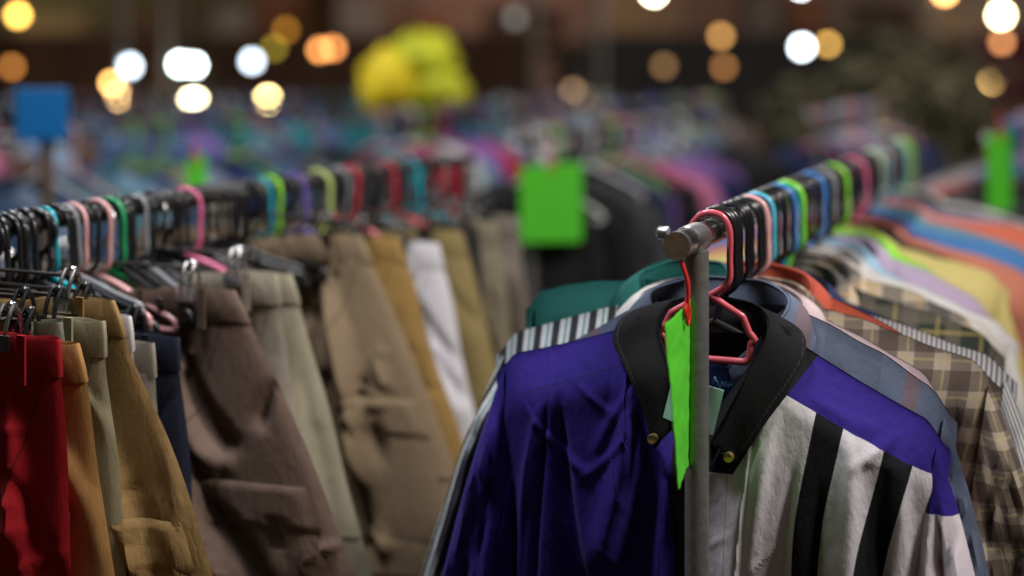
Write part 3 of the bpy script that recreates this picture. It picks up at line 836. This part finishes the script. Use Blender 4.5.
# ---------------------------------------------------------------- racks further back
FV = [shirt_meshes('far%d' % i, w=w, zt=zt, zn=-.118, seed=80 + i, nx=20, nt=14, sl=.3, sout=.04, amp=.02, T=.032, L=.68 + .1 * i) for i, (w, zt) in enumerate(((.21, -.19), (.24, -.185), (.185, -.18), (.26, -.20)))]
for f in FV: f.pop('collar')
TV = [pants_meshes('farp%d' % i, w=.19, flare=.05 * i, L=.8, seed=90 + i, nx=16, nt=10, pockets=False) for i in range(2)]
NAMES = {'darkgrey': 'dark grey', 'blackc': 'black', 'brownc': 'brown', 'pinkc': 'pink', 'purplec': 'purple', 'tealc': 'teal', 'redc': 'red', 'denim': 'denim blue', 'paledenim': 'pale denim', 'beigec': 'beige', 'lilac': 'lilac grey',
         'tealgrey': 'teal grey', 'lav': 'lavender', 'sky': 'sky blue', 'blue': 'blue', 'navy': 'navy', 'white': 'white', 'maroon': 'maroon', 'coral': 'coral', 'salmon': 'salmon', 'olive': 'olive', 'cream': 'cream', 'green': 'dark green', 'yellow': 'yellow', 'lime': 'lime green'}
def far_rack(x, y, n, step, palette, hcols, phrase, start=.05, dense=True):
    r = Rack(x, y); L = start + n * step + .1
    rack(r, L, 'pipe rack with ' + phrase)
    cc = {}
    for i in range(n):
        mk = palette[i % len(palette)] if i < len(palette) else random.choice(palette)
        u = start + i * step + random.uniform(-.01, .01)
        lab = '%s top, %s from near end of %s rack' % (NAMES[mk], ORD[i % 26], phrase)
        put_shirt(r, u, random.choice(FV), MA[mk], lab, 'garments on the racks behind', yaw=R(random.uniform(-9, 9)), name='shirt', tilt=R(random.uniform(-5, 5)))
        hc = random.choice(hcols)
        hang(r, u, 'plastic', hc, '%s hanger, %s from near end of %s rack' % (hc, ORD[i % 26], phrase), 'hangers on the racks behind', R(random.uniform(-8, 8)))
    return r
HB = ['black', 'black', 'black', 'teal', 'hot pink', 'pale pink', 'blue', 'lime green', 'purple', 'white']
# rack C, right, behind the green card
rc = far_rack(1.10, 3.22, 14, .11, ['darkgrey', 'coral', 'tealgrey', 'lilac', 'maroon', 'tealc', 'beigec', 'denim', 'coral', 'darkgrey'], HB, 'coral and teal tops')
far_rack(.04, 3.30, 16, .11, ['blackc', 'blackc', 'darkgrey', 'blackc', 'navy', 'purplec', 'blackc', 'pinkc', 'tealc', 'purplec', 'navy'], HB, 'black tops')
far_rack(-1.30, 3.05, 17, .12, ['paledenim', 'denim', 'paledenim', 'denim', 'tealgrey', 'sky', 'denim', 'beigec', 'paledenim', 'navy'], HB, 'blue denim tops')
far_rack(-.60, 4.3, 15, .12, ['darkgrey', 'maroon', 'tealc', 'beigec', 'redc', 'denim', 'white', 'tealgrey', 'purplec'], HB, 'maroon and teal tops')
far_rack(-2.45, 4.0, 14, .13, ['sky', 'white', 'navy', 'denim', 'brownc', 'paledenim', 'pinkc'], HB, 'sky blue and white tops')
far_rack(.35, 5.6, 14, .13, ['darkgrey', 'denim', 'tealgrey', 'lav', 'brownc', 'tealc', 'beigec', 'denim', 'lilac', 'darkgrey'], HB, 'grey and teal tops')
far_rack(1.02, 4.75, 14, .12, ['navy', 'navy', 'navy', 'navy', 'blue', 'navy', 'darkgrey'], HB, 'navy blue tops')
far_rack(-1.5, 5.9, 14, .13, ['denim', 'purplec', 'green', 'navy', 'tealc', 'maroon', 'darkgrey'], HB, 'green and purple tops')
far_rack(-3.6, 6.0, 14, .13, ['blue', 'tealgrey', 'pinkc', 'white', 'denim', 'darkgrey'], HB, 'mixed blue tops')
far_rack(2.4, 4.4, 12, .12, ['tealgrey', 'coral', 'lilac', 'maroon', 'beigec'], HB, 'lilac tops at the far side')

far_rack(-.12, 6.4, 14, .12, ['tealc', 'lav', 'darkgrey', 'white', 'denim', 'redc', 'tealgrey'], HB, 'grey and white tops')
far_rack(-2.3, 7.2, 12, .13, ['denim', 'sky', 'maroon', 'tealgrey', 'darkgrey'], HB, 'dim denim tops')
# cards
def at(px, py, Y): return ((px - 512) / FPX * Y, Y, EYE - (py - 65) / FPX * Y)
q = at(551, 140, 3.22); price_card('price_card', q[0], q[1], q[2], .070, .088, 'square lime green card hanging above the black garments', string=.055, rz=R(-4))
q = at(1000, 112, 3.15); price_card('price_card', q[0], q[1], q[2], .028, .088, 'narrow lime green card on the rack of coral and teal tops', string=.045, rz=R(5))
q = at(196, 142, 2.95); price_card('price_card', q[0], q[1], q[2], .020, .044, 'small lime green card among the denim tops', string=.03, rz=R(3))

# ---------------------------------------------------------------- blue board on post
t = empty('notice_board', at(47, 65, 2.85)[:2] + (0,), 0)
BLUE = plain('blue_paint', (.0, .14, .42), .5, 0, .06, 5)
bz = at(47, 114, 2.85)[2]
o = link('panel', MB().box((0, -.03, bz), (.052, .005, .052)).mesh('panel', False), BLUE, t); bevel(o, .004)
link('post', MB().tube([(0, 0, 0), (0, 0, bz + .03)], .014, 12).mesh('post'), plain('brown_post', (.11, .07, .045), .7, 0, .3), t)
tag(t, 'square blue board on a brown post among the racks', 'sign board')

# ---------------------------------------------------------------- yellow bundle
def lump(name, c, rad, seed, mat, parent, n=40):
    m = MB(); k = n // 2
    for i in range(k + 1):
        th = math.pi * i / k
        for j in range(n):
            ph = 2 * math.pi * j / n
            d = Vector((math.sin(th) * math.cos(ph), math.sin(th) * math.sin(ph), math.cos(th)))
            r = 1 + .28 * noise.noise(d * 1.8 + Vector((seed, 0, 0))) + .14 * ridge(d.x * 3 + seed, d.y * 3, d.z * 3)
            m.v.append((c[0] + d.x * rad[0] * r, c[1] + d.y * rad[1] * r, c[2] + d.z * rad[2] * r))
    for i in range(k):
        for j in range(n):
            j2 = (j + 1) % n; m.f.append([i * n + j, (i + 1) * n + j, (i + 1) * n + j2, i * n + j2])
    return link(name, m.mesh(name), mat, parent)
YEL = fabric('yellow_nylon', (.62, .48, .01), rough=.5, wrinkle=.6)
YEG = fabric('yellow_green_nylon', (.42, .44, .01), rough=.5, wrinkle=.6)
yb = at(412, 85, 5.6)
t = empty('cloth_bundle', (yb[0], yb[1], yb[2] - .14))
lump('puffy_left_side', (-.09, 0, .14), (.115, .09, .13), 1.3, YEL, t)
lump('puffy_top', (.045, .02, .245), (.12, .09, .10), 4.7, YEG, t)
lump('puffy_right_side', (.12, -.01, .12), (.10, .08, .085), 9.1, YEG, t)
link('strap', MB().tube([(0, 0, .3), (0, 0, 1.05)], .008, 8).mesh('strap'), PLA['black'], t)
tag(t, 'puffy bright yellow bundle hanging above the racks', 'bundle')
link_y = yb

# ---------------------------------------------------------------- ground
def ground_mat():
    m, nt, b = mat_new('market_asphalt')
    tc = nt.nodes.new('ShaderNodeTexCoord')
    n1 = noise_n(nt, tc.outputs['Object'], 1.3, 6, .6); n2 = noise_n(nt, tc.outputs['Object'], 160, 2, .6)
    c = mix_n(nt, n1, (.035, .032, .03), (.075, .068, .06)); c = mix_n(nt, math_n(nt, 'MULTIPLY', n2, .4), c, (.10, .10, .095))
    nt.links.new(c, b.inputs['Base Color']); b.inputs['Roughness'].default_value = .8
    bp = nt.nodes.new('ShaderNodeBump'); bp.inputs['Strength'].default_value = .5; bp.inputs['Distance'].default_value = .004
    nt.links.new(n2, bp.inputs['Height']); nt.links.new(bp.outputs[0], b.inputs['Normal'])
    return m
g = MB(); g.v = [(-150, -60, 0), (150, -60, 0), (150, 300, 0), (-150, 300, 0)]; g.f = [[0, 1, 2, 3]]
structure(link('ground', g.mesh('ground', False), ground_mat()))

# ---------------------------------------------------------------- buildings behind
def wallmat(name, c, rough=.85): return plain(name, c, rough, 0, .35, 1.6, .2)
BR = wallmat('brown_render', (.20, .13, .09)); OLV = wallmat('olive_render', (.16, .14, .08)); PKB = wallmat('pink_brown_render', (.34, .21, .17)); DRK = wallmat('dark_timber', (.028, .018, .016)); GRY = wallmat('grey_render', (.24, .20, .18))
GLS = plain('shop_glass', (.02, .02, .025), .1, 0, .1); FRM = plain('frame_paint', (.16, .09, .06), .6, 0, .2)
SGN = [wallmat('sign_grey', (.45, .40, .40)), wallmat('sign_rust', (.34, .15, .09)), wallmat('sign_dark', (.08, .05, .045)), wallmat('sign_tan', (.40, .28, .18)), wallmat('sign_brown', (.18, .11, .08))]
def building(x0, x1, y, hgt, depth, wm, label, nwin, storeys=2, fascia=None, fz=(1.95, 2.6)):
    t = empty('building', ((x0 + x1) / 2, y, 0)); cx = (x0 + x1) / 2; hw_ = (x1 - x0) / 2
    link('wall', MB().box((0, depth / 2, hgt / 2), (hw_, depth / 2, hgt / 2)).mesh('wall', False), wm, t)
    link('roof', MB().box((0, depth / 2 - .1, hgt + .1), (hw_ + .2, depth / 2 + .3, .1)).mesh('roof', False), DRK, t)
    link('plinth', MB().box((0, -.04, .25), (hw_ + .02, .035, .25)).mesh('plinth', False), GRY, t)
    if fascia: link('fascia', MB().box((0, -.12, sum(fz) / 2), (hw_ - .05, .11, (fz[1] - fz[0]) / 2)).mesh('fascia', False), fascia, t)
    if fascia:
        rr = random.Random(int(y * 10 + nwin)); xx = -hw_ + .1; k = 0
        while xx < hw_ - .6:
            ww_ = rr.uniform(.35, .95); hh = rr.uniform(.12, .28)
            link('sign_panel', MB().box((xx + ww_ / 2, -.26, fz[0] + .08 + hh), (ww_ / 2, .02, hh)).mesh('sign_panel', False), SGN[k % len(SGN)], t)
            xx += ww_ + rr.uniform(.05, .5); k += 1
    for k in range(nwin):
        wx = -hw_ + (k + .5) * 2 * hw_ / nwin; ww = 2 * hw_ / nwin * .36
        f = link('shopfront' if k % 3 else 'door', MB().box((wx, -.03, 1.0), (ww, .025, .9)).mesh('shopfront', False), FRM, t)
        link('pane', MB().box((wx, -.06, 1.1), (ww * .88, .006, .72)).mesh('pane', False), GLS, f)
        for s in range(1, storeys):
            zc = 2.4 + s * 1.6
            f = link('window', MB().box((wx, -.03, zc), (ww * .7, .025, .6)).mesh('window', False), FRM, t)
            link('pane', MB().box((wx, -.06, zc), (ww * .6, .006, .52)).mesh('pane', False), GLS, f)
            link('sill', MB().box((wx, -.08, zc - .64), (ww * .8, .06, .03)).mesh('sill', False), GRY, f)
    return tag(t, label, 'building', 'buildings behind the market')
building(-14, -2.1, 17, 6, 6, OLV, 'dark olive building behind the left racks', 7, fascia=OLV)
building(-2.05, 2.6, 16.2, 6.5, 7, PKB, 'dim pinkish brown building with a dark shopfront, behind the green card', 4, fascia=PKB)
building(2.65, 14, 17, 5.5, 6, BR, 'brown building behind the olive shrub', 6, fascia=GRY)

# stalls: posts + roof + table, lamps hang from their roofs
CAN = [fabric('stall_roof_brown', (.12, .07, .05)), fabric('stall_roof_grey', (.14, .13, .12)), fabric('stall_roof_red', (.22, .05, .03))]
TBL = plain('stall_table_wood', (.13, .08, .05), .7, 0, .3)
def stall(x, y, w, cm, label, goods):
    t = empty('market_stall', (x, y, 0)); d = .9
    for sx in (-1, 1):
        for sy in (-1, 1): link('post', MB().tube([(sx * w, sy * d, 0), (sx * w, sy * d, 2.5)], .025, 8).mesh('post'), PIPE, t)
    m = MB(); n = 10
    for k in range(2):
        for j in range(n + 1):
            for i in range(n + 1):
                a, b = -1 + 2 * i / n, -1 + 2 * j / n
                m.v.append((a * (w + .15), b * (d + .15), 2.52 + .35 * (1 - abs(b)) - .05 * math.cos(a * 6) * (1 - abs(b)) - k * .02))
    for k in range(2):
        for j in range(n):
            for i in range(n): q = k * (n + 1) ** 2 + j * (n + 1) + i; m.f.append([q, q + 1, q + n + 2, q + n + 1])
    link('roof', m.mesh('roof'), cm, t)
    tb = link('table', MB().box((0, 0, .78), (w * .95, d * .8, .025)).mesh('table', False), TBL, t)
    link('crossbar', MB().tube([(-w, -d, 2.46), (w, -d, 2.46)], .018, 8).mesh('crossbar'), PIPE, t)
    back = MB(); 
    for k in range(2):
        for j in range(7):
            for i in range(31):
                a = -1 + 2 * i / 30; back.v.append((a * w, d - .06 + .03 * math.sin(i * 1.3) + k * .006, 1.98 - 1.1 * j / 6))
    for k in range(2):
        for j in range(6):
            for i in range(30): q = k * 217 + j * 31 + i; back.f.append([q, q + 1, q + 32, q + 31])
    link('back_curtain', back.mesh('curtain'), goods, t)
    return tag(t, label, 'market stall', 'stalls behind the racks')
stall(-4.6, 11.5, 1.7, CAN[0], 'stall with a brown roof and brown curtain, beyond the blue board', MA['brownc'])
stall(-1.3, 12.4, 1.5, CAN[2], 'stall with a dark curtain behind the yellow bundle', MA['brownc'])
stall(2.0, 12.0, 1.3, CAN[1], 'stall with a grey roof and dark grey curtain', MA['darkgrey'])
stall(5.0, 10.8, 1.2, CAN[0], 'stall with a maroon curtain behind the olive shrub', MA['maroon'])

# ---------------------------------------------------------------- far lamps
LAMPS = [  # px, py, Y, radius m, colour, strength, label
 (18, 15, 11, .035, (1, .55, .10), 60, 'amber'), (12, 67, 12, .035, (1, .38, .08), 12, 'dim orange'),
 (130, 66, 10.6, .035, (.75, .87, 1), 44, 'bluish white'), (112, 83, 11.4, .028, (1, .5, .14), 80, 'small amber'), (118, 96, 11, .034, (1, .62, .26), 110, 'warm amber'),
 (180, 64, 10.9, .034, (.85, 1, .95), 110, 'white'), (194, 65, 11.2, .034, (.85, 1, .97), 110, 'cool white'), (193, 98, 10.6, .042, (1, .86, .52), 170, 'brightest warm white'),
 (252, 61, 11.4, .036, (.75, .87, 1), 42, 'pale blue white'), (268, 99, 10.8, .036, (1, .75, .30), 120, 'yellow white'),
 (286, 30, 12, .036, (1, .42, .04), 7, 'faint amber'), (274, 48, 12.2, .036, (.8, .6, .06), 7, 'faint olive yellow'), (320, 50, 11.6, .034, (1, .38, .10), 34, 'orange'), (333, 48, 11.8, .034, (1, .36, .10), 30, 'deep orange'),
 (573, 90, 11, .030, (.9, .55, .3), 7, 'faint peach'), (583, 97, 11.2, .030, (1, .62, .25), 16, 'peach'), (654, -8, 10.6, .040, (1, .85, .6), 150, 'bright cream'), (664, 66, 12, .038, (.9, .5, .2), 4.5, 'faint brown'),
 (721, 36, 11.6, .034, (1, .5, .14), 16, 'golden'), (724, 67, 12, .036, (.9, .4, .12), 8, 'dim copper'), (802, 47, 10.5, .036, (.82, .93, 1), 75, 'large cool white'), (828, 44, 11.5, .030, (1, .55, .12), 26, 'gold'),
 (801, -14, 10.8, .036, (.9, .95, 1), 80, 'cold white'), (1001, 15, 10.2, .040, (1, .82, .45), 150, 'bright warm white'), (1002, 42, 11, .034, (1, .4, .15), 18, 'reddish orange'), (993, 80, 10.6, .032, (1, .6, .2), 60, 'orange yellow'),
 (945, -8, 11, .040, (1, .5, .15), 60, 'glowing orange'), (515, 18, 12.5, .05, (.85, .85, .8), 1.6, 'faint grey'), (15, 100, 12.3, .035, (.5, .6, .8), 1.5, 'faint bluish'),
]
SOCK = PLA['black']
for px, py, Y, r_, c_, st, nm in LAMPS:
    st *= .62
    X, Y_, Z = at(px, py, Y)
    t = empty('hanging_lamp', (X, Y_, Z))
    link('bulb', MB().ball((0, 0, 0), r_, 16, (1, 1, 1.05)).mesh('bulb'), emis('glow_' + nm.replace(' ', '_'), c_, st * .55, True), t)
    link('socket', MB().tube([(0, 0, r_ * .9), (0, 0, r_ * .9 + .05)], .014, 10).mesh('socket'), SOCK, t)
    top = 2.46 if Z < 2.3 else Z + .4
    if Y < 8: top = Z + .9
    link('cord', MB().tube([(0, 0, r_ * .9 + .04), (0, 0, top - Z)], .003, 6).mesh('cord'), SOCK, t)
    tag(t, '%s lamp glowing behind the racks, out of focus' % nm, 'lamp', 'lamps of the stalls behind')

# ---------------------------------------------------------------- olive shrub
def shrub(name, x, y, h_, rad, label, seed, zlift=0., leafcol=(.12, .118, .065)):
    rnd = random.Random(seed); t = empty(name, (x, y, 0))
    trunk = MB(); trunk.tube(cat([(0, 0, 0), (.03, .02, h_ * .3), (-.02, 0, h_ * .55), (0, 0, h_ * .8)], 5), .05, 10, taper=[1 - .7 * i / 15 for i in range(16)])
    for k in range(9):
        a = k * 2.4; z0 = h_ * (.3 + .05 * k)
        trunk.tube([(0, 0, z0), (math.cos(a) * rad * .4, math.sin(a) * rad * .4, z0 + .2), (math.cos(a) * rad * .8, math.sin(a) * rad * .8, z0 + .35)], .014, 6, taper=[1, .7, .3])
    link('trunk', trunk.mesh('trunk'), plain('bark', (.08, .055, .035), .9, 0, .3), t)
    m = MB()
    for k in range(60):
        a = rnd.uniform(0, 6.283); el = rnd.uniform(-.7, 1.3); rr = rad * rnd.uniform(.25, 1.0)
        c = Vector((math.cos(a) * math.cos(el) * rr, math.sin(a) * math.cos(el) * rr, h_ * .66 + math.sin(el) * rr * .85))
        for q in range(70):
            p = c + Vector((rnd.gauss(0, 1), rnd.gauss(0, 1), rnd.gauss(0, .8))) * rad * .14
            d1 = Vector((rnd.uniform(-1, 1), rnd.uniform(-1, 1), rnd.uniform(-.6, .6))).normalized(); d2 = d1.cross(Vector((rnd.uniform(-1, 1), rnd.uniform(-1, 1), 1))).normalized()
            s_ = rnd.uniform(.025, .055); b = len(m.v)
            m.v += [(p - d1 * s_)[:], (p + d2 * s_ * .4)[:], (p + d1 * s_)[:], (p - d2 * s_ * .4)[:]]; m.f.append([b, b + 1, b + 2, b + 3])
    me = bpy.data.meshes.new('crown'); me.from_pydata(m.v, [], m.f)
    link('crown', me, plain('leaf_' + name, leafcol, .6, 0, .5, 6), t)
    return tag(t, label, 'shrub')
shrub('shrub', 2.05, 7.4, 1.95, .62, 'dark olive leafy shrub beyond the front rack', 4)

# ---------------------------------------------------------------- added flood lamps, unseen above the frame, to brighten racks and buildings
def flood(x, y, z, tgt, power, col, size, label):
    t = empty('added_flood_lamp', (x, y, z)); d = (Vector(tgt) - Vector((x, y, z))).normalized()
    q = d.to_track_quat('-Z', 'Y'); t.rotation_mode = 'QUATERNION'; t.rotation_quaternion = q
    hs = size / 2 + .02
    m = MB(); 
    m.v = [(-hs, -hs, 0), (hs, -hs, 0), (hs, hs, 0), (-hs, hs, 0), (-hs * .7, -hs * .7, .09), (hs * .7, -hs * .7, .09), (hs * .7, hs * .7, .09), (-hs * .7, hs * .7, .09)]
    m.f = [[4, 5, 6, 7], [0, 1, 5, 4], [1, 2, 6, 5], [2, 3, 7, 6], [3, 0, 4, 7]]
    link('housing', m.mesh('housing', False), PLA['black'], t)
    la = bpy.data.lights.new('lamp', 'AREA'); la.shape = 'SQUARE'; la.size = size; la.energy = power; la.color = col
    lo = bpy.data.objects.new('added_light', la); COL.objects.link(lo); lo.parent = t; lo.location = (0, 0, -.004)
    cab = empty  # hanging cord
    link('bracket', MB().tube([(0, 0, .09), (0, 0, .5)], .01, 8).mesh('bracket'), PIPE, t)
    return tag(t, label, 'flood lamp', 'added lamps out of frame')
flood(1.15, 1.0, 2.85, (.45, 1.5, 1.2), 40, (1.0, .93, .86), .35, 'added out-of-frame flood lamp above the right of the shirt rack')
flood(-.55, 1.55, 2.9, (-.3, 1.7, 1.1), 26, (.95, .96, 1.0), .35, 'added out-of-frame flood lamp above the trouser rack')
flood(.3, 3.6, 3.3, (.3, 2.4, 1.3), 20, (1.0, .93, .86), .45, 'added out-of-frame flood lamp over the racks behind')
flood(-1.5, 4.6, 3.4, (-1.2, 5.2, 1.2), 62, (.95, .95, 1.0), .5, 'added out-of-frame flood lamp over the denim racks')
flood(1.9, 4.9, 3.4, (1.6, 6.6, 1.4), 75, (1.0, .9, .82), .5, 'added out-of-frame flood lamp over the navy racks')
flood(0, 13.6, 3.6, (0, 16.2, 2.3), 27, (1.0, .75, .55), .4, 'added out-of-frame warm flood lamp lighting the pinkish brown building')
flood(-7, 13.8, 3.8, (-7.5, 17, 2.3), 50, (1.0, .85, .5), .4, 'added out-of-frame warm flood lamp lighting the dark olive building')
flood(6, 13.8, 3.8, (6.5, 17, 2.3), 32, (1.0, .8, .6), .4, 'added out-of-frame warm flood lamp lighting the brown building')

# ---------------------------------------------------------------- sky, moon-like fill sun
w = bpy.data.worlds.new('World'); scene.world = w; w.use_nodes = True
nt = w.node_tree; bg = nt.nodes['Background']
sky = nt.nodes.new('ShaderNodeTexSky'); sky.sky_type = 'NISHITA'; sky.sun_disc = False
sky.sun_elevation = R(4); sky.sun_rotation = R(200); nt.links.new(sky.outputs[0], bg.inputs[0]); bg.inputs[1].default_value = .012
sl = bpy.data.lights.new('sun', 'SUN'); sl.energy = .06; sl.angle = R(12); sl.color = (.8, .88, 1)
so = bpy.data.objects.new('sun', sl); COL.objects.link(so); so.rotation_euler = (R(38), 0, R(25))

# ---------------------------------------------------------------- camera
cd = bpy.data.cameras.new('camera'); cam = bpy.data.objects.new('camera', cd); COL.objects.link(cam)
cam.location = (0, 0, EYE); cam.rotation_euler = (R(90), 0, 0)
cd.sensor_width = 36; cd.lens = 36 * FPX / 1024; cd.shift_y = -223 / 1024
cd.clip_start = .05; cd.clip_end = 1000
cd.dof.use_dof = True; cd.dof.focus_distance = 1.41; cd.dof.aperture_fstop = 1.5
scene.camera = cam
scene.view_settings.view_transform = 'Standard'; scene.view_settings.look = 'None'; scene.view_settings.exposure = 0.0; scene.view_settings.gamma = 1
scene.render.engine = 'CYCLES'
cy = scene.cycles; cy.use_denoising = True; cy.max_bounces = 5; cy.diffuse_bounces = 3; cy.glossy_bounces = 3; cy.sample_clamp_indirect = 3; cy.use_adaptive_sampling = False; cy.caustics_reflective = False; cy.caustics_refractive = False
